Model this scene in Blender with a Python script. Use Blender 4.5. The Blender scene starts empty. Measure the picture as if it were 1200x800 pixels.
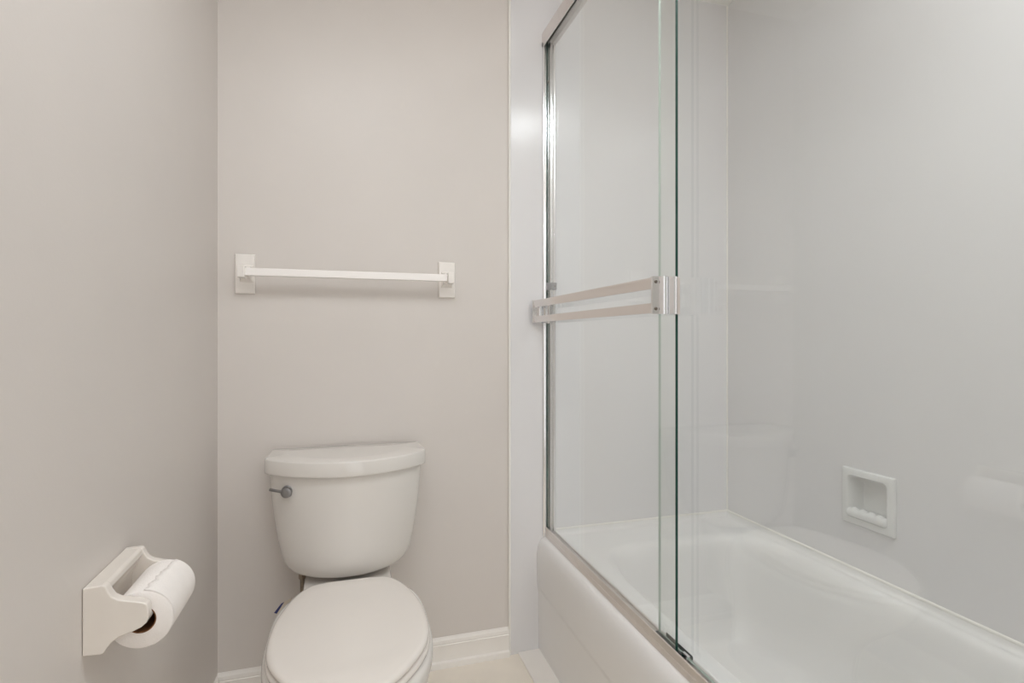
import bpy, bmesh, math, random
from mathutils import Vector, Matrix
random.seed(4)
scene = bpy.context.scene
COL = scene.collection

# ------------------------------------------------------------------ camera
F_PX, HORIZON = 635.0, 395.0
YAW = math.atan(192 / 635.0)
cam_d = bpy.data.cameras.new('camera')
cam_d.sensor_width = 36.0
cam_d.lens = F_PX / 1200 * 36.0
cam_d.shift_y = -(400 - HORIZON) / 1200
cam_d.clip_start = 0.02
cam = bpy.data.objects.new('camera', cam_d)
cam.location = (0, -1.70, 1.037)
cam.rotation_euler = (math.pi / 2, 0, -YAW)
COL.objects.link(cam)
scene.camera = cam

# ------------------------------------------------------------------ light and exposure
w = bpy.data.worlds.new('world')
w.use_nodes = True
w.node_tree.nodes['Background'].inputs[0].default_value = (0.9, 0.95, 1, 1)
w.node_tree.nodes['Background'].inputs[1].default_value = 0.3
scene.world = w


def lamp(name, kind, loc, power, color, size=0.1, rot=(0, 0, 0), sy=None):
    d = bpy.data.lights.new(name, kind)
    d.energy = power
    d.color = color
    if kind == 'AREA':
        d.shape = 'RECTANGLE' if sy else 'DISK'
        d.size = size
        if sy:
            d.size_y = sy
    else:
        d.shadow_soft_size = size
    o = bpy.data.objects.new(name, d)
    o.location = loc
    o.rotation_euler = rot
    COL.objects.link(o)
    return o


LAMP = (0.935, 0.97, 1.0)
lamp('ceiling_light', 'AREA', (0.02, -1.27, 2.24), 9.4, LAMP, 0.7)
lamp('shower_fill', 'AREA', (0.88, -1.30, 2.255), 7.3, LAMP, 0.4)  # added fill that lifts the shower walls; no known fixture there
for bx_ in (-0.12, 0.12, 0.36, 0.60):
    lamp('vanity_bulb', 'POINT', (bx_, -2.55, 1.95), 1.6, LAMP, 0.02)
lamp('front_fill', 'AREA', (0.35, -2.62, 1.1), 5.5, (0.92, 0.97, 1.0), 0.8,  # added fill from behind the camera; no doorway is built
     (math.pi / 2, 0, 0), 1.9)

scene.view_settings.view_transform = 'Standard'
scene.view_settings.look = 'None'
scene.view_settings.exposure = -0.14
scene.view_settings.gamma = 1.0
scene.view_settings.use_curve_mapping = False
scene.cycles.max_bounces = 16
scene.cycles.diffuse_bounces = 8
scene.cycles.transparent_max_bounces = 24
scene.cycles.caustics_reflective = True
scene.cycles.blur_glossy = 0.05


# ------------------------------------------------------------------ materials
def srgb(r, g, b):
    def f(c):
        c /= 255.0
        return c / 12.92 if c <= 0.04045 else ((c + 0.055) / 1.055) ** 2.4
    return (f(r), f(g), f(b), 1)


def material(name, color, rough=0.5, metal=0.0, spec=0.5, coat=0.0, var=0.03, scale=20.0,
             bump=0.0, bscale=200.0):
    m = bpy.data.materials.new(name)
    m.use_nodes = True
    nt = m.node_tree
    b = nt.nodes['Principled BSDF']
    b.inputs['Roughness'].default_value = rough
    b.inputs['Metallic'].default_value = metal
    b.inputs['Specular IOR Level'].default_value = spec
    b.inputs['Coat Weight'].default_value = coat
    b.inputs['Coat Roughness'].default_value = 0.05
    tc = nt.nodes.new('ShaderNodeTexCoord')
    n = nt.nodes.new('ShaderNodeTexNoise')
    n.inputs['Scale'].default_value = scale
    n.inputs['Detail'].default_value = 4
    nt.links.new(tc.outputs['Object'], n.inputs['Vector'])
    r = nt.nodes.new('ShaderNodeValToRGB')
    r.color_ramp.elements[0].color = tuple(c * (1 - var) for c in color[:3]) + (1,)
    r.color_ramp.elements[1].color = tuple(min(1, c * (1 + var)) for c in color[:3]) + (1,)
    r.color_ramp.elements[0].position = 0.3
    r.color_ramp.elements[1].position = 0.7
    nt.links.new(n.outputs['Fac'], r.inputs['Fac'])
    nt.links.new(r.outputs['Color'], b.inputs['Base Color'])
    if bump:
        n2 = nt.nodes.new('ShaderNodeTexNoise')
        n2.inputs['Scale'].default_value = bscale
        n2.inputs['Detail'].default_value = 2
        nt.links.new(tc.outputs['Object'], n2.inputs['Vector'])
        bp = nt.nodes.new('ShaderNodeBump')
        bp.inputs['Strength'].default_value = bump
        bp.inputs['Distance'].default_value = 0.001
        nt.links.new(n2.outputs['Fac'], bp.inputs['Height'])
        nt.links.new(bp.outputs['Normal'], b.inputs['Normal'])
    return m


def glass_material(name, tint, strength=1.0):
    """Thin clear pane: light passes straight through with a slight tint, mirror by Schlick's rule."""
    m = bpy.data.materials.new(name)
    m.use_nodes = True
    nt = m.node_tree
    nt.nodes.clear()
    out = nt.nodes.new('ShaderNodeOutputMaterial')
    tr = nt.nodes.new('ShaderNodeBsdfTransparent')
    tr.inputs['Color'].default_value = tint
    gl = nt.nodes.new('ShaderNodeBsdfGlossy')
    gl.inputs['Roughness'].default_value = 0.0
    gl.inputs['Color'].default_value = (1, 1, 1, 1)
    lw = nt.nodes.new('ShaderNodeLayerWeight')
    lw.inputs['Blend'].default_value = 0.5
    p = nt.nodes.new('ShaderNodeMath')
    p.operation = 'POWER'
    p.inputs[1].default_value = 5.0
    ma = nt.nodes.new('ShaderNodeMath')
    ma.operation = 'MULTIPLY_ADD'
    ma.inputs[1].default_value = 0.932
    ma.inputs[2].default_value = 0.068
    mix = nt.nodes.new('ShaderNodeMixShader')
    nt.links.new(lw.outputs['Facing'], p.inputs[0])
    nt.links.new(p.outputs[0], ma.inputs[0])
    nt.links.new(ma.outputs[0], mix.inputs['Fac'])
    nt.links.new(tr.outputs[0], mix.inputs[1])
    nt.links.new(gl.outputs[0], mix.inputs[2])
    nt.links.new(mix.outputs[0], out.inputs['Surface'])
    return m


M = {}
M['wall'] = material('wall_paint', srgb(212, 206, 201), 0.38, spec=0.4, var=0.008, scale=6, bump=0.12, bscale=260)
M['ceiling'] = material('ceiling_paint', srgb(236, 234, 230), 0.7, var=0.01)
M['floor'] = material('vinyl_floor', srgb(232, 224, 212), 0.35, var=0.03, scale=9, bump=0.05, bscale=60)
M['trim'] = material('trim_paint', srgb(235, 231, 226), 0.3, var=0.01)
M['surround'] = material('surround_acrylic', srgb(220, 219, 220), 0.16, spec=0.5, var=0.006, scale=4, bump=0.02, bscale=14)
M['caulk'] = material('caulk', srgb(232, 230, 225), 0.4, var=0.01)
M['tub'] = material('tub_enamel', srgb(229, 228, 227), 0.33, var=0.006, scale=5)
M['porcelain'] = material('porcelain', srgb(219, 215, 210), 0.06, coat=0.4, var=0.006, scale=8)
M['seat'] = material('seat_plastic', srgb(228, 222, 216), 0.07, coat=0.3, var=0.006, scale=8)
M['ceramic'] = material('ceramic_white', srgb(222, 215, 207), 0.18, coat=0.3, var=0.015, scale=30)
M['plate'] = material('plate_ceramic', srgb(234, 229, 224), 0.2, coat=0.2, var=0.01, scale=30)
M['dish'] = material('dish_ceramic', srgb(223, 223, 222), 0.2, var=0.01, scale=30)
M['bar'] = material('bar_plastic', srgb(243, 239, 236), 0.25, var=0.008)
M['paper'] = material('tissue_paper', srgb(236, 231, 227), 0.95, spec=0.1, var=0.015, scale=60, bump=0.5, bscale=420)
M['card'] = material('core_card', srgb(120, 84, 58), 0.9, spec=0.1, var=0.08, scale=70)
M['chrome'] = material('chrome_trim', srgb(232, 232, 233), 0.15, metal=1.0, var=0.01, scale=30)
M['satin'] = material('satin_aluminium', srgb(232, 226, 222), 0.34, metal=1.0, var=0.02, scale=40)
M['bright'] = material('bright_rail', srgb(230, 224, 220), 0.2, metal=1.0, var=0.01, scale=40)
M['nickel'] = material('lever_metal', srgb(150, 149, 150), 0.32, metal=1.0, var=0.03, scale=80)
M['screw'] = material('screw_metal', srgb(120, 112, 104), 0.35, metal=1.0, var=0.05, scale=200)
M['gasket_and_shade'] = material('dark_rubber_and_shade', srgb(58, 60, 60), 0.5, var=0.05)  # dark rubber parts, also the painted shade in the header slot
M['braid'] = material('steel_braid', srgb(150, 138, 124), 0.4, metal=0.8, var=0.3, scale=420)
M['tag'] = material('tag_paper', srgb(196, 186, 172), 0.7, var=0.05)
M['blue'] = material('tag_blue', srgb(48, 52, 104), 0.6, var=0.1, scale=300)
M['glass_edge_pale'] = material('glass_edge_pale', srgb(158, 172, 163), 0.3, var=0.05, scale=15)
M['glass'] = glass_material('door_glass', (0.985, 0.995, 0.988, 1))
M['glass_edge'] = material('glass_edge', srgb(34, 66, 58), 0.15, var=0.08, scale=15)


# ------------------------------------------------------------------ mesh helpers
def tag(o, label=None, cat=None, group=None, kind=None):
    if label:
        o['label'] = label
    if cat:
        o['category'] = cat
    if group:
        o['group'] = group
    if kind:
        o['kind'] = kind
    return o


def thing(name, loc, label, cat, group=None, kind='thing'):
    o = bpy.data.objects.new(name, None)
    o.empty_display_size = 0.05
    o.location = loc
    COL.objects.link(o)
    return tag(o, label, cat, group, kind)


def obj(name, bm, mats, parent=None, bevel=0.0, seg=3, smooth=True, angle=35, subsurf=0):
    """Links bm (in world coordinates) as one mesh object under parent."""
    bmesh.ops.recalc_face_normals(bm, faces=bm.faces)
    me = bpy.data.meshes.new(name)
    if not isinstance(mats, (list, tuple)):
        mats = [mats]
    for m in mats:
        me.materials.append(m)
    if smooth:
        for f in bm.faces:
            f.smooth = True
    bm.to_mesh(me)
    bm.free()
    o = bpy.data.objects.new(name, me)
    COL.objects.link(o)
    if parent is not None:
        o.parent = parent
        off = Vector((0, 0, 0))
        p = parent
        while p is not None:
            off += p.location
            p = p.parent
        o.location = -off
    if bevel:
        md = o.modifiers.new('bevel', 'BEVEL')
        md.width = bevel
        md.segments = seg
        md.limit_method = 'ANGLE'
        md.angle_limit = math.radians(30)
        md.harden_normals = True
    elif smooth:
        me.set_sharp_from_angle(angle=math.radians(angle))
    if subsurf:
        md = o.modifiers.new('sub', 'SUBSURF')
        md.levels = md.render_levels = subsurf
    return o


def BM():
    return bmesh.new()


def box(bm, lo, hi, mi=0):
    vs = [bm.verts.new((x, y, z)) for x in (lo[0], hi[0]) for y in (lo[1], hi[1]) for z in (lo[2], hi[2])]
    for q in ((0, 1, 3, 2), (4, 6, 7, 5), (0, 4, 5, 1), (2, 3, 7, 6), (0, 2, 6, 4), (1, 5, 7, 3)):
        f = bm.faces.new([vs[i] for i in q])
        f.material_index = mi
    return vs


def loft(bm, loops, cap0=True, cap1=True, closed=True, mi=0):
    rows = [[bm.verts.new(p) for p in lp] for lp in loops]
    n = len(rows[0])
    for a, b in zip(rows, rows[1:]):
        for i in range(n if closed else n - 1):
            j = (i + 1) % n
            f = bm.faces.new((a[i], a[j], b[j], b[i]))
            f.material_index = mi
    if cap0:
        bm.faces.new(rows[0][::-1]).material_index = mi
    if cap1:
        bm.faces.new(rows[-1]).material_index = mi
    return rows


def prism(bm, poly, axis, a, b, mi=0):
    """Extrudes a 2D polygon along axis 'x' (y,z), 'y' (x,z) or 'z' (x,y)."""
    def at(p, t):
        return {'x': (t, p[0], p[1]), 'y': (p[0], t, p[1]), 'z': (p[0], p[1], t)}[axis]
    loft(bm, [[at(p, a) for p in poly], [at(p, b) for p in poly]], mi=mi)


def ring_axis(c, d, r, n=24):
    d = Vector(d).normalized()
    u = d.orthogonal().normalized()
    v = d.cross(u)
    return [Vector(c) + r * (math.cos(2 * math.pi * i / n) * u + math.sin(2 * math.pi * i / n) * v) for i in range(n)]


def lathe(bm, c, d, prof, n=28, mi=0):
    """prof: list of (distance along d, radius)."""
    d = Vector(d).normalized()
    loft(bm, [ring_axis(Vector(c) + d * t, d, max(r, 1e-4), n) for t, r in prof], mi=mi)


def tube(bm, pts, r, n=12, mi=0):
    pts = [Vector(p) for p in pts]
    loops = []
    u = None
    for i, p in enumerate(pts):
        d = (pts[min(i + 1, len(pts) - 1)] - pts[max(i - 1, 0)]).normalized()
        u = d.orthogonal().normalized() if u is None else (u - d * u.dot(d)).normalized()
        v = d.cross(u)
        rr = r[i] if isinstance(r, (list, tuple)) else r
        loops.append([p + rr * (math.cos(2 * math.pi * k / n) * u + math.sin(2 * math.pi * k / n) * v) for k in range(n)])
    loft(bm, loops, mi=mi)


def spline(pts, sub=8):
    P = [Vector(p) for p in pts]
    P = [2 * P[0] - P[1]] + P + [2 * P[-1] - P[-2]]
    out = []
    for i in range(1, len(P) - 2):
        p0, p1, p2, p3 = P[i - 1:i + 3]
        for k in range(sub):
            t = k / sub
            out.append(0.5 * ((2 * p1) + (p2 - p0) * t + (2 * p0 - 5 * p1 + 4 * p2 - p3) * t * t
                              + (3 * p1 - p0 - 3 * p2 + p3) * t ** 3))
    out.append(P[-2])
    return out


# ------------------------------------------------------------------ the room
XL, XS, XR = -0.352, 0.5045, 1.347          # left wall, start of the surround, shower side wall
ZC, YF = 2.264, -2.70
TUB_END = -1.52


def structure(name, bm, m, **k):
    k.setdefault('smooth', False)
    return tag(obj(name, bm, m, **k), kind='structure')


b = BM(); box(b, (XL - .1, YF - .1, -.1), (1.5, .1, 0)); structure('floor', b, M['floor'])
b = BM(); box(b, (XL - .1, YF - .1, ZC), (1.5, .1, ZC + .1)); structure('ceiling', b, M['ceiling'])
b = BM(); box(b, (XL - .1, YF, 0), (XL, .1, ZC)); structure('wall_left', b, M['wall'])
b = BM(); box(b, (XL, 0, 0), (1.5, .1, ZC)); structure('wall_back', b, M['wall'])
b = BM(); box(b, (1.40, YF, 0), (1.5, 0, ZC)); structure('wall_right', b, M['wall'])
b = BM(); box(b, (XL, YF - .1, 0), (1.5, YF, ZC)); structure('wall_front', b, M['wall'])
b = BM(); box(b, (0.60, TUB_END - .12, 0), (1.40, TUB_END, ZC)); structure('tub_wall_front', b, M['wall'])

# surround panels of the bath: end panel with a bead at its edge, side panel with the hole for the dish
b = BM(); box(b, (XS, -.006, 0.0), (XR, 0, ZC)); structure('surround_wall_back', b, M['surround'])
DY0, DY1, DZ0, DZ1 = -.641, -.515, .537, .660     # opening for the dish
b = BM()
for lo, hi in (((TUB_END, .36), (DY0, ZC)), ((DY1, .36), (-.006, ZC)), ((DY0, .36), (DY1, DZ0)), ((DY0, DZ1), (DY1, ZC))):
    box(b, (XR, lo[0], lo[1]), (1.40, hi[0], hi[1]))
bmesh.ops.remove_doubles(b, verts=b.verts, dist=1e-5)
structure('surround_wall_right', b, M['surround'])
# edge bead of the surround against the paint
b = BM(); tube(b, [(XS, -.004, 0.003), (XS, -.004, ZC - .002)], .0042, 10)
structure('trim_1', b, M['caulk'], smooth=True)
# flat threshold board on the floor along the tub apron
b = BM(); box(b, (.533, TUB_END, 0), (.6065, -.006, .006)); structure('trim_2', b, M['trim'], bevel=.0015)
# caulk beads: tub deck to the panels, panel corner
b = BM()
tube(b, [(.66, -.008, .395), (XR - .002, -.008, .395)], .0045, 8)
tube(b, [(XR - .002, -.008, .395), (XR - .002, TUB_END, .395)], .0045, 8)
tube(b, [(XR - .001, -.007, .395), (XR - .001, -.007, ZC)], .0035, 8)
structure('trim_3', b, M['caulk'], smooth=True)


# baseboards
def base_profile(sgn):
    return [(0, 0), (.017, 0), (.017, .010), (.015, .017), (.010, .021), (.009, .024), (.009, .066), (.0095, .069),
            (.0075, .071), (.0085, .074), (.007, .083), (.003, .088), (.0015, .092), (0, .092)]


b = BM(); prism(b, [(-d, z) for d, z in base_profile(1)], 'x', XL, XS - .003)
structure('baseboard_back', b, M['trim'], smooth=True, angle=25)
b = BM(); prism(b, [(XL + d, z) for d, z in base_profile(1)], 'y', YF, -.017)
structure('baseboard_left', b, M['trim'], smooth=True, angle=25)


# ------------------------------------------------------------------ bathtub
def superellipse(cx, cy, ax, ay, z, e, n=96):
    pts = []
    for i in range(n):
        t = 2 * math.pi * (i + .5) / n
        c, s = math.cos(t), math.sin(t)
        k = (abs(c) ** e + abs(s) ** e) ** (-1 / e)
        pts.append((cx + ax * k * c, cy + ay * k * s, z))
    return pts


tub = thing('bathtub', (.97, -.76, 0), 'white alcove bathtub with plain apron, behind the sliding glass door', 'bathtub')
b = BM()
prof = [(.640, .02), (.6065, .0), (.6045, .02), (.6035, .200), (.6025, .209), (.6000, .215), (.5990, .222), (.5975, .30),
        (.5985, .325), (.6015, .343), (.6065, .358), (.6140, .369), (.6230, .3752), (.632, .377), (.640, .377)]
prism(b, prof, 'y', TUB_END, -.0062)
obj('apron', b, M['tub'], tub, angle=50)
b = BM()
cx, cy = (.632 + 1.346) / 2, (TUB_END - .0062) / 2
ax, ay = (1.346 - .632) / 2, (-.0062 - TUB_END) / 2
bx, by = 1.022, cy - .03
loops = [superellipse(cx, cy, ax, ay, .355, 60), superellipse(cx, cy, ax, ay, .377, 60),
         superellipse(bx, by, .312, .656, .3771, 6), superellipse(bx, by, .304, .648, .3755, 6), superellipse(bx, by, .296, .638, .3715, 6), superellipse(bx, by, .289, .629, .3650, 6),
         superellipse(bx, by, .283, .621, .354, 6), superellipse(bx, by, .278, .614, .335, 6), superellipse(bx, by, .268, .600, .28, 6),
         superellipse(bx, by, .252, .580, .15, 5.5), superellipse(bx, by, .238, .550, .085, 5),
         superellipse(bx, by, .215, .530, .065, 4.5), superellipse(bx, by, .15, .40, .058, 3.5)]
loft(b, loops, cap0=False)
obj('basin', b, M['tub'], tub, angle=60)
b = BM()
cove = [(0, .3765), (.020, .3768), (.011, .3790), (.0065, .3835), (.0055, .394), (0, .394)]
prism(b, [(-.0062 - d, z) for d, z in cove], 'x', .6645, XR - .001)
prism(b, [(XR - d, z) for d, z in cove], 'y', TUB_END, -.0062)
obj('rim_cove', b, M['tub'], tub, angle=60)

# ------------------------------------------------------------------ sliding shower door
door = thing('shower_door', (.65, -.76, .377), 'frame of two sliding clear glass panels with bright metal rails over the bathtub',
             'shower door')
Y0, Y1 = -.0065, TUB_END + .001
b = BM()
prism(b, [(.6250, .3772), (.6250, .3900), (.6265, .3915), (.6250, .3930), (.6258, .4075), (.6275, .4090), (.6288, .4085), (.6290, .386),
          (.6370, .386), (.6375, .389), (.6490, .389), (.6495, .386), (.6580, .386), (.6585, .390), (.6640, .390), (.6640, .3772)], 'y', Y1, Y0)
obj('bottom_track', b, M['satin'], door, smooth=False)
b = BM()
prism(b, [(.6165, 2.0455), (.6165, 1.9965), (.6190, 1.9965), (.6190, 2.040), (.6350, 2.040), (.6350, 2.0135), (.6375, 2.0120), (.6640, 2.0120), (.6650, 2.0135), (.6650, 2.0455)], 'y', Y1, Y0)
h = obj('header_rail', b, M['satin'], door, bevel=.0008, seg=2)
b = BM(); box(b, (.6192, Y1 + .001, 2.030), (.6348, Y0 - .001, 2.0395))
obj('slot_shade', b, M['gasket_and_shade'], h, smooth=False)  # dark strip standing in for the shade deep inside the header slot
for yy, s in ((Y0, -1), (Y1, 1)):
    b = BM()
    pts = [(.6165, 0), (.6165, .0095), (.6200, .0115), (.6270, .0115), (.6275, .003), (.6370, .003), (.6375, .0125), (.6400, .0160), (.6440, .0165), (.6480, .0125),
           (.6520, .0160), (.6570, .0165), (.6605, .0125), (.6610, .0)]
    prism(b, [(x, yy + s * t) for x, t in pts], 'z', .3772, 2.0125)
    j = obj('wall_jamb', b, M['chrome'], door, bevel=.0006, seg=2)
    if s < 0:
        b = BM()
        prism(b, [(.6262, yy - .0005), (.6262, yy - .0135), (.636, yy - .0150), (.652, yy - .0190), (.6615, yy - .0185), (.6625, yy - .0005)], 'z', 1.194, 1.2175)
        lathe(b, (.655, yy - .0185, 1.206), (0, -1, 0), [(0, .0030), (.0010, .0030), (.0018, .0018)], 14, 1)
        obj('bumper_clip', b, [M['nickel'], M['screw']], j, bevel=.001)
        b = BM()
        lathe(b, (.6345, yy - .003, 1.884), (0, -1, 0), [(0, .0034), (.010, .0034), (.011, .002)], 14)
        obj('screw', b, M['screw'], j)


def glass(name, x0, x1, y0, y1, z0, z1, edge):
    b = BM()
    box(b, (x0, y0, z0), (x1, y1, z1))
    for f in b.faces:
        f.normal_update()
        f.material_index = 0 if abs(f.normal.x) > .9 else 1
    return obj(name, b, [M['glass'], M[edge]], door, smooth=False)


GX = .6325
outer = glass('sliding_panel', GX - .003, GX + .003, -.7525, -.0105, .392, 2.028, 'glass_edge')
inner = glass('sliding_panel', .651, .657, Y1 + .012, -.656, .392, 2.0115, 'glass_edge_pale')
outer['label'] = 'outer clear glass panel carrying the double towel rail'
inner['label'] = 'inner clear glass panel'

# double rail on the outer panel
b = BM()
for z0, z1 in ((1.1335, 1.1560), (1.0850, 1.1050)):
    prism(b, [(.5770, z1), (.5770, z0 + .009), (.5800, z0), (.5850, z0), (.5850, z1)], 'y', -.753, -.0300)
obj('rail_bars', b, M['bright'], outer, bevel=.0008, seg=2)


def bracket(y, s):
    """Fluted upright plate from the rail back to the pane, wrapped on the pane's edge."""
    b = BM()
    front, back = [], []
    N = 60
    xa, xb = .5745, .6295
    for i in range(N + 1):
        t = i / N
        x = xa + t * (xb - xa)
        if t < .27:
            d = .0025
        elif t < .62:
            u = (t - .27) / .35
            d = .0015 + .0085 * math.sin(u * math.pi) ** .6
        else:
            u = (t - .62) / .38
            d = .0015 + .0110 * math.sin(u * math.pi) ** .55 + .0012 * math.cos(u * 6 * math.pi) * math.sin(u * math.pi)
        front.append((x, y + s * d))
        back.append((x, y - s * .0030))
    prism(b, front + back[::-1], 'z', 1.0830, 1.1575)
    obj('rail_bracket', b, M['chrome'], outer, angle=40)
    b = BM()
    prism(b, [(.6270, y - s * .003), (.6270, y + s * .003), (.6370, y + s * .003), (.6370, y - s * .020), (.6360, y - s * .020), (.6360, y + s * .0008),
              (.6290, y + s * .0008), (.6290, y - s * .003)] if s < 0 and y < -.5 else
          [(.6265, y - .012), (.6265, y + .004), (.6293, y + .004), (.6293, y - .012)], 'z', 1.0828, 1.1577)
    obj('clamp_strip', b, M['satin'], outer, bevel=.0005, seg=2)
    for z in (1.0935, 1.1470):
        b = BM()
        lathe(b, (.5820, y + s * .002, z), (0, s, 0), [(0, .0036), (.0012, .0036), (.0026, .002)], 16)
        obj('bracket_screw', b, M['screw'], outer)


bracket(-.7550, -1)
bracket(-.0290, -1)
# sill guide where the panels pass each other
b = BM()
box(b, (.6400, -.752, .386), (.6470, -.662, .399))
box(b, (.6595, -.766, .386), (.6615, -.672, .398))
obj('sill_guide', b, M['gasket_and_shade'], door, bevel=.001)
b = BM()
box(b, (.6400, -.7740, .386), (.6430, -.7560, .405))
box(b, (.6400, -.7740, .4025), (.6490, -.7560, .405))
obj('guide_clip', b, M['chrome'], door, bevel=.0005)

# ------------------------------------------------------------------ soap dish in the shower wall
dish = thing('soap_dish', (XR, -.578, .523), 'white recessed ceramic soap dish set in the shower wall above the tub', 'soap dish')
b = BM()


def rrect(y0, y1, z0, z1, r, x, n=6):
    pts = []
    for (cy_, cz_, a0) in ((y1 - r, z1 - r, 0), (y0 + r, z1 - r, 90), (y0 + r, z0 + r, 180), (y1 - r, z0 + r, 270)):
        for k in range(n + 1):
            a = math.radians(a0 + 90 * k / n)
            pts.append((x, cy_ + r * math.cos(a), cz_ + r * math.sin(a)))
    return pts


oy0, oy1, oz0, oz1 = -.6553, -.5005, .520, .6735
iy0, iy1, iz0, iz1 = -.634, -.521, .541, .653
loft(b, [rrect(oy0, oy1, oz0, oz1, .004, XR - .0002), rrect(oy0, oy1, oz0, oz1, .004, XR - .007),
         rrect(oy0 + .003, oy1 - .003, oz0 + .003, oz1 - .003, .004, XR - .010),
         rrect(iy0 - .002, iy1 + .002, iz0 - .002, iz1 + .002, .012, XR - .0095),
         rrect(iy0, iy1, iz0, iz1, .011, XR - .006), rrect(iy0 + .003, iy1 - .003, iz0 + .003, iz1 - .003, .011, XR + .02),
         rrect(iy0 + .010, iy1 - .010, iz0 + .010, iz1 - .010, .014, XR + .036),
         rrect(iy0 + .03, iy1 - .03, iz0 + .03, iz1 - .03, .016, XR + .040)], cap0=False)
obj('recess', b, M['dish'], dish, angle=50)
b = BM()
# shelf: swollen front lip with five ridges
N = 60
loops = []
for i in range(N + 1):
    t = i / N
    y = iy0 - .004 + t * (iy1 - iy0 + .008)
    e = min(t, 1 - t)
    k = min(1, e / .06) ** .5
    rz = .0035 * (0.5 + 0.5 * math.cos(2 * math.pi * t * 5)) * (1 if .08 < t < .92 else 0)
    pr = [(XR + .034, .548), (XR + .034, .556), (XR + .012, .5565), (XR + .002, .563 + rz), (XR - .008, .565 + rz), (XR - .016, .561 + rz * .6),
          (XR - .0205, .553), (XR - .019, .5455), (XR - .012, .540), (XR - .004, .539)]
    loops.append([(XR - .004 + (x - XR + .004) * (k if x < XR - .004 else 1), y, .55 + (z - .55) * (.6 + .4 * k)) for x, z in pr])
loft(b, loops)
obj('soap_shelf', b, M['dish'], dish, angle=60)

# ------------------------------------------------------------------ toilet
toilet = thing('toilet', (.003, -.40, 0), 'white two-piece toilet with closed lid standing against the back wall', 'toilet')


def tank_loop(wd, yb, yc, yf, z, rb=0.985, n=28, rc=.012):
    """D-shaped plan: straight back, short sides, bowed front."""
    sag = yc - yf
    R = (wd * wd + sag * sag) / (2 * sag)
    pts = []
    for i in range(n + 1):
        x = -wd + 2 * wd * i / n
        pts.append((x, yf + R - math.sqrt(max(R * R - x * x, 0)), z))
    # soften the front corners
    for q in (0, -1):
        s = -1 if q == 0 else 1
        pts[q] = (s * (wd - .0025), pts[q][1] - .0015, z)
    right = [(wd, yc + .006, z), (wd - .0005, yc + .02, z)] + [(wd + (wd * rb - wd) * t, yc + .02 + (yb - .012 - yc - .02) * t, z) for t in (.5, 1)]
    right += [(wd * rb - .001, yb - .003, z), (wd * rb - .005, yb, z)]
    left = [(-x, y, zz) for x, y, zz in right[::-1]]
    return pts + right + left


b = BM()
secs = [(.4008, .098, -.160, -.190), (.4018, .108, -.157, -.199), (.405, .1235, -.154, -.2055), (.410, .1370, -.151, -.2105), (.418, .1485, -.149, -.2155), (.428, .1575, -.148, -.2195),
        (.442, .1650, -.147, -.2225), (.460, .1705, -.146, -.225), (.49, .1770, -.145, -.2280), (.53, .1840, -.145, -.2305),
        (.57, .1900, -.144, -.2330), (.61, .1945, -.143, -.2350), (.65, .1980, -.142, -.2360), (.690, .2005, -.142, -.237)]
loft(b, [tank_loop(wd, -.022, yc, yf, z) for z, wd, yc, yf in secs])
obj('tank', b, M['porcelain'], toilet, angle=50)
b = BM()
loft(b, [tank_loop(w_, -.016 - o, -.149 + o, -.2495 + o, z) for w_, o, z in
         ((.2095, .002, .6775), (.2112, .0005, .679), (.2115, 0, .683), (.2113, 0, .7135), (.2103, .0009, .7160), (.2080, .0032, .7174), (.15, .05, .7185))])
obj('tank_lid', b, M['porcelain'], toilet, angle=60)

# flush lever
b = BM()
lathe(b, (-.150, -.186, .6385), (-0.12, -1, 0), [(0, .0150), (.006, .0152), (.007, .0132), (.019, .0132), (.0205, .0126), (.0212, .0112), (.0214, .002)], 32)
lv = obj('flush_lever', b, M['nickel'], toilet)
b = BM()
tube(b, [(-.152, -.197, .6385), (-.165, -.194, .6400), (-.180, -.188, .6420), (-.193, -.181, .6440)], [.0042, .0038, .0036, .0042], 14)
obj('lever_arm', b, M['nickel'], lv)

HALF = [(-.250, .0), (-.2505, .045), (-.2545, .075), (-.262, .0955), (-.275, .1085), (-.295, .1215), (-.318, .132), (-.345, .1405), (-.38, .1500),
        (-.42, .1580), (-.46, .1615), (-.505, .1625), (-.545, .1595), (-.585, .1500), (-.62, .1340), (-.65, .1150), (-.68, .0920),
        (-.705, .0665), (-.721, .0400), (-.728, .0)]


def lid_loop(z, off=0.0, cxx=.005):
    right = [(x, y) for y, x in HALF]
    pts = [(x, y) for x, y in right] + [(-x, y) for x, y in right[-2:0:-1]]
    sp = []
    n = len(pts)
    for i in range(n):                                   # smooth closed curve
        p0, p1, p2, p3 = (Vector((*pts[(i + k) % n], 0)) for k in (-1, 0, 1, 2))
        for k in range(3):
            t = k / 3
            sp.append(.5 * ((2 * p1) + (p2 - p0) * t + (2 * p0 - 5 * p1 + 4 * p2 - p3) * t * t + (3 * p1 - p0 - 3 * p2 + p3) * t ** 3))
    out = []
    n = len(sp)
    for i in range(n):
        tg = (sp[(i + 1) % n] - sp[i - 1]).normalized()
        nr = Vector((-tg.y, tg.x, 0))                    # outward for this winding
        if nr.dot(sp[i] - Vector((0, -.48, 0))) < 0:
            nr = -nr
        q = sp[i] + nr * off
        out.append((q.x + cxx, q.y, z))
    return out


def scaled_loop(z, k, cxx=.005, cyy=-.49):
    return [(cxx + (x - cxx) * k, cyy + (y - cyy) * k, zz) for x, y, zz in lid_loop(z)]


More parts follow.
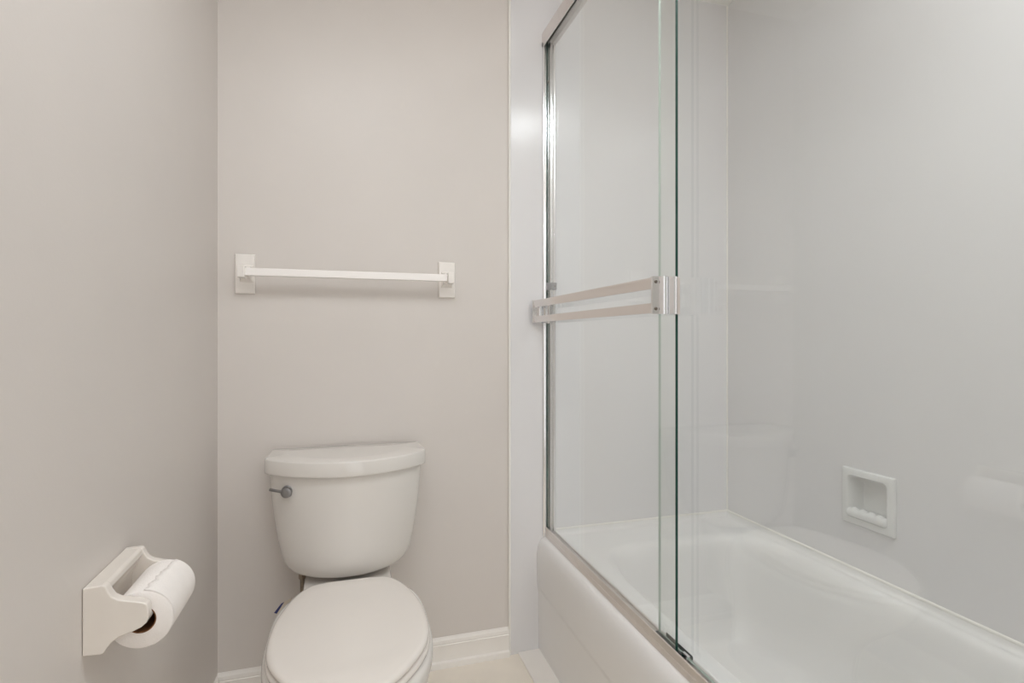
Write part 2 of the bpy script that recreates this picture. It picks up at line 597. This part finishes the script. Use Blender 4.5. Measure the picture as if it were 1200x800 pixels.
b = BM()
loft(b, [lid_loop(.4055, -.006), lid_loop(.4062, -.002), lid_loop(.409, 0), lid_loop(.4135, -.0002), lid_loop(.4165, -.0020), lid_loop(.4187, -.0060),
         lid_loop(.4198, -.012), scaled_loop(.4207, .82), scaled_loop(.4217, .6), scaled_loop(.4224, .35), scaled_loop(.4226, .12)])
obj('seat_lid', b, M['seat'], toilet, angle=60)
b = BM()
loops = [lid_loop(.3885, -.003), lid_loop(.3905, .0015), lid_loop(.396, .0025), lid_loop(.4015, .001), lid_loop(.4035, -.004),
         scaled_loop(.4040, .72), scaled_loop(.401, .66), scaled_loop(.392, .64), scaled_loop(.3885, .66)]
loft(b, loops + [loops[0]], cap0=False, cap1=False)
bmesh.ops.remove_doubles(b, verts=b.verts, dist=1e-6)
obj('seat_ring', b, M['seat'], toilet, angle=60)
for sx in (-1, 1):
    b = BM()
    lathe(b, (.005 + sx * .074 - .016, -.243, .3950), (1, 0, 0), [(0, .006), (.002, .0075), (.030, .0075), (.032, .006)], 20)
    box(b, (.005 + sx * .074 - .012, -.250, .3865), (.005 + sx * .074 + .012, -.236, .3950))
    obj('hinge', b, M['seat'], toilet, bevel=.001)


def bowl_loop(z, w_, yb, yf, e=2.3, n=64, cxx=.005):
    ym = yb + (yf - yb) * .48
    pts = []
    for i in range(n):
        t = 2 * math.pi * i / n
        c, s = math.cos(t), math.sin(t)
        ee = 3.4 if s > 0 else e
        k = (abs(c) ** ee + abs(s) ** ee) ** (-1 / ee)
        pts.append((cxx + w_ * k * c, ym + (yb - ym if s > 0 else ym - yf) * k * s, z))
    return pts


b = BM()
loft(b, [bowl_loop(0, .118, -.16, -.56, 2.6), bowl_loop(.012, .120, -.158, -.563, 2.6), bowl_loop(.03, .112, -.165, -.55), bowl_loop(.10, .106, -.165, -.545),
         bowl_loop(.17, .112, -.165, -.56), bowl_loop(.22, .126, -.165, -.595), bowl_loop(.27, .150, -.17, -.650), bowl_loop(.31, .166, -.18, -.694),
         bowl_loop(.34, .1735, -.19, -.714), bowl_loop(.362, .1755, -.20, -.722), bowl_loop(.377, .1745, -.205, -.722), bowl_loop(.384, .171, -.21, -.718),
         bowl_loop(.3872, .163, -.215, -.71)])
# shelf under the tank
for lp in ():
    pass
shelf = []
for z, wd, y0, y1 in ((.15, .085, -.045, -.30), (.26, .092, -.045, -.30), (.33, .104, -.04, -.31), (.372, .1125, -.035, -.33), (.3835, .1125, -.035, -.33), (.3868, .109, -.038, -.33)):
    shelf.append([(x + .001, y, z) for x, y in ((-wd + .02, y0), (wd - .02, y0), (wd, y0 - .02), (wd, y1 + .03), (wd * .93, y1), (-wd * .93, y1), (-wd, y1 + .03), (-wd, y0 - .02))])
loft(b, shelf)
obj('bowl', b, M['porcelain'], toilet, angle=55)
b = BM()
lathe(b, (.0, -.11, .386), (0, 0, 1), [(0, .042), (.017, .042)], 28)
obj('tank_gasket', b, M['gasket_and_shade'], toilet)

# ------------------------------------------------------------------ water supply behind the toilet
sup = thing('supply_hose', (-.17, -.001, .17), 'braided water supply hose with blue-edged paper tag between toilet and wall', 'supply hose')
b = BM()
lathe(b, (-.122, -.088, .366), (0, 0, 1), [(0, .009), (.002, .0105), (.024, .0105), (.026, .012), (.040, .012)], 8)
obj('coupling_nut', b, M['braid'], sup, bevel=.0005)
b = BM()
tube(b, spline([(-.122, -.088, .367), (-.122, -.088, .325), (-.126, -.088, .27), (-.142, -.085, .225), (-.160, -.070, .20), (-.170, -.055, .188)], 10), .0062, 12)
obj('braided_hose', b, M['braid'], sup)
b = BM()
lathe(b, (-.170, -.0005, .175), (0, -1, 0), [(0, .028), (.003, .027), (.006, .018), (.007, .009), (.03, .009), (.031, .013), (.066, .013), (.068, .008)], 24)
lathe(b, (-.170, -.055, .175), (0, 0, 1), [(0, .009), (.024, .009)], 16)
obj('shutoff_valve', b, M['chrome'], sup)
b = BM()
lathe(b, (-.170, -.067, .175), (0, -1, 0), [(0, .006), (.006, .008), (.008, .017), (.016, .017), (.018, .014)], 10)
obj('valve_handle', b, M['chrome'], sup, bevel=.001)


def pt(px, py, y):
    """Point on the plane at depth y that lies on the sight line the tag was measured on."""
    s, c = math.sin(YAW), math.cos(YAW)
    r = Vector((s + c * (px - 600) / F_PX, c - s * (px - 600) / F_PX, (HORIZON - py) / F_PX))
    o = Vector((0, -1.70, 1.037))
    return o + r * ((y - o.y) / r.y)


b = BM()
A, B, C_, D_ = pt(329.5, 707, -.080), pt(342, 700, -.086), pt(336, 722, -.090), pt(321, 718, -.080)
nrm = (B - A).cross(D_ - A).normalized() * .0012
e1, e2 = A.lerp(B, .30), D_.lerp(C_, .22)
for q, mi in (((A, e1, e2, D_), 1), ((e1, B, C_, e2), 0)):
    loft(b, [q, [p + nrm for p in q]], mi=mi)
tube(b, [B.lerp(C_, .5), Vector((-.135, -.088, .245)), Vector((-.127, -.088, .262))], .0012, 6)
t_ = obj('paper_tag', b, [M['tag'], M['blue']], sup, smooth=False)
t_['label'] = 'small paper tag with blue edge'

# ------------------------------------------------------------------ towel bar
tb = thing('towel_bar', (.008, 0, 1.21), 'white square towel bar on two rectangular wall plates above the toilet', 'towel bar')
BZ = 1.2175
for s, cxp in ((-1, -.2805), (1, .2975)):
    b = BM()
    hw, hz = .0265, .0565
    cz = BZ - .0005
    loft(b, [[(cxp + x * k, y, cz + z * kz) for x, z in ((-hw, -hz), (hw, -hz), (hw, hz), (-hw, hz))] for y, k, kz in
             ((-.0002, 1, 1), (-.006, 1, 1), (-.010, .93, .965), (-.011, .88, .94))])
    br = obj('wall_plate', b, M['plate'], tb, bevel=.0015)
    b = BM()
    xo = cxp + s * (-.005 if s < 0 else -.001)
    # arm out from the plate; its head is a square block that clasps the bar's end
    loft(b, [[(xo + x, y, BZ + z) for x, z in ((-a_, -c_), (a_, -c_), (a_, c_), (-a_, c_))] for y, a_, c_ in
             ((-.010, .019, .026), (-.014, .0165, .0225), (-.022, .0145, .019), (-.034, .0135, .0165), (-.040, .0133, .0160))])
    xh0, xh1 = (xo - .0150, xo - .0150 + .019) if s < 0 else (xo + .0135 - .019, xo + .0135)
    box(b, (xh0, -.072, BZ - .0165), (xh1, -.036, BZ + .0165))
    obj('post', b, M['plate'], br, bevel=.002)
b = BM()
box(b, (-.272, -.066, BZ - .0105), (.2895, -.047, BZ + .0105))
obj('bar', b, M['bar'], tb, bevel=.002)

# ------------------------------------------------------------------ toilet paper holder and roll
hold = thing('toilet_paper_holder', (XL, -.7335, .597), 'white ceramic two-armed toilet paper holder on the painted wall, holding a roll', 'toilet paper holder')
b = BM()
yN, yFar = -.8130, -.6585
armp = [(XL + .0005, .690), (-.3275, .6915), (-.3235, .6890), (-.3205, .6810), (-.3160, .6735), (-.3090, .6690), (-.2985, .6660), (-.2790, .6610), (-.2740, .6575),
        (-.2722, .6520), (-.2722, .6370), (-.2745, .6310), (-.2810, .6255), (-.2900, .6215), (-.3080, .6160), (-.3170, .6100), (-.3225, .6030),
        (-.3265, .5960), (-.3300, .5950), (XL + .0005, .5960)]
prism(b, armp, 'y', yN, yN + .0165)
prism(b, armp, 'y', yFar - .0130, yFar)
hol = [(XL + .0005, .690), (-.3275, .6912), (-.3240, .6885), (-.3240, .6800), (-.3300, .6700), (-.3370, .6550), (-.3385, .640), (-.3375, .620), (-.3335, .608), (-.3270, .5970), (XL + .0005, .5970)]
prism(b, hol, 'y', yN + .014, yFar - .011)
obj('ceramic_body', b, M['ceramic'], hold, bevel=.0022, seg=3)
b = BM()
RX, RZ, RR = -.2875, .6275, .0415
lathe(b, (RX + .006, yN + .0185, RZ + .0085), (0, 1, 0), [(-.003, .0085), (.05, .0085), (.0505, .0098), (.1250, .0098)], 24)
obj('spindle', b, M['bar'], hold)

roll = thing('toilet_paper_roll', (RX, -.7335, RZ), 'part-used white toilet paper roll hanging in the ceramic holder', 'toilet paper')
ry0, ry1 = -.7925, -.6740
b = BM()
NS = 72


def ann(y, r):
    return [(RX + r * math.cos(2 * math.pi * i / NS), y, RZ + r * math.sin(2 * math.pi * i / NS)) for i in range(NS)]


ls = [ann(ry0, .0195), ann(ry0, RR - .0015), ann(ry0 + .001, RR - .0003), ann(ry0 + .003, RR), ann(ry1 - .003, RR), ann(ry1 - .001, RR - .0003), ann(ry1, RR - .0015), ann(ry1, .0195)]
loft(b, ls + [ls[0]], cap0=False, cap1=False)
bmesh.ops.remove_doubles(b, verts=b.verts, dist=1e-6)
obj('paper', b, M['paper'], roll, angle=40)
b = BM()
ls = [ann(ry0 - .0002, .0180), ann(ry0 - .0002, .0194), ann(ry1 + .0002, .0194), ann(ry1 + .0002, .0180)]
loft(b, ls + [ls[0]], cap0=False, cap1=False)
bmesh.ops.remove_doubles(b, verts=b.verts, dist=1e-6)
obj('card_core', b, M['card'], roll, angle=40)
b = BM()
# outermost sheet with a torn edge running along the top of the roll
loops = []
NL = 44
jag = 0
for k in range(NL + 1):
    t = k / NL
    y = ry0 + .001 + t * (ry1 - ry0 - .002)
    jag = .7 * jag + random.uniform(-.035, .035)
    a0 = math.radians(88 - 16 * t) + jag
    row = []
    for i in range(17):
        a = a0 - (a0 - math.radians(-70)) * i / 16
        r = RR + .0002 + .0010 * (1 - i / 16) ** 6
        row.append((RX + r * math.cos(a), y, RZ + r * math.sin(a)))
    loops.append(row)
loft(b, loops, cap0=False, cap1=False, closed=False)
o = obj('loose_sheet', b, M['paper'], roll, angle=60)
md = o.modifiers.new('thick', 'SOLIDIFY'); md.thickness = .0003; md.offset = 1
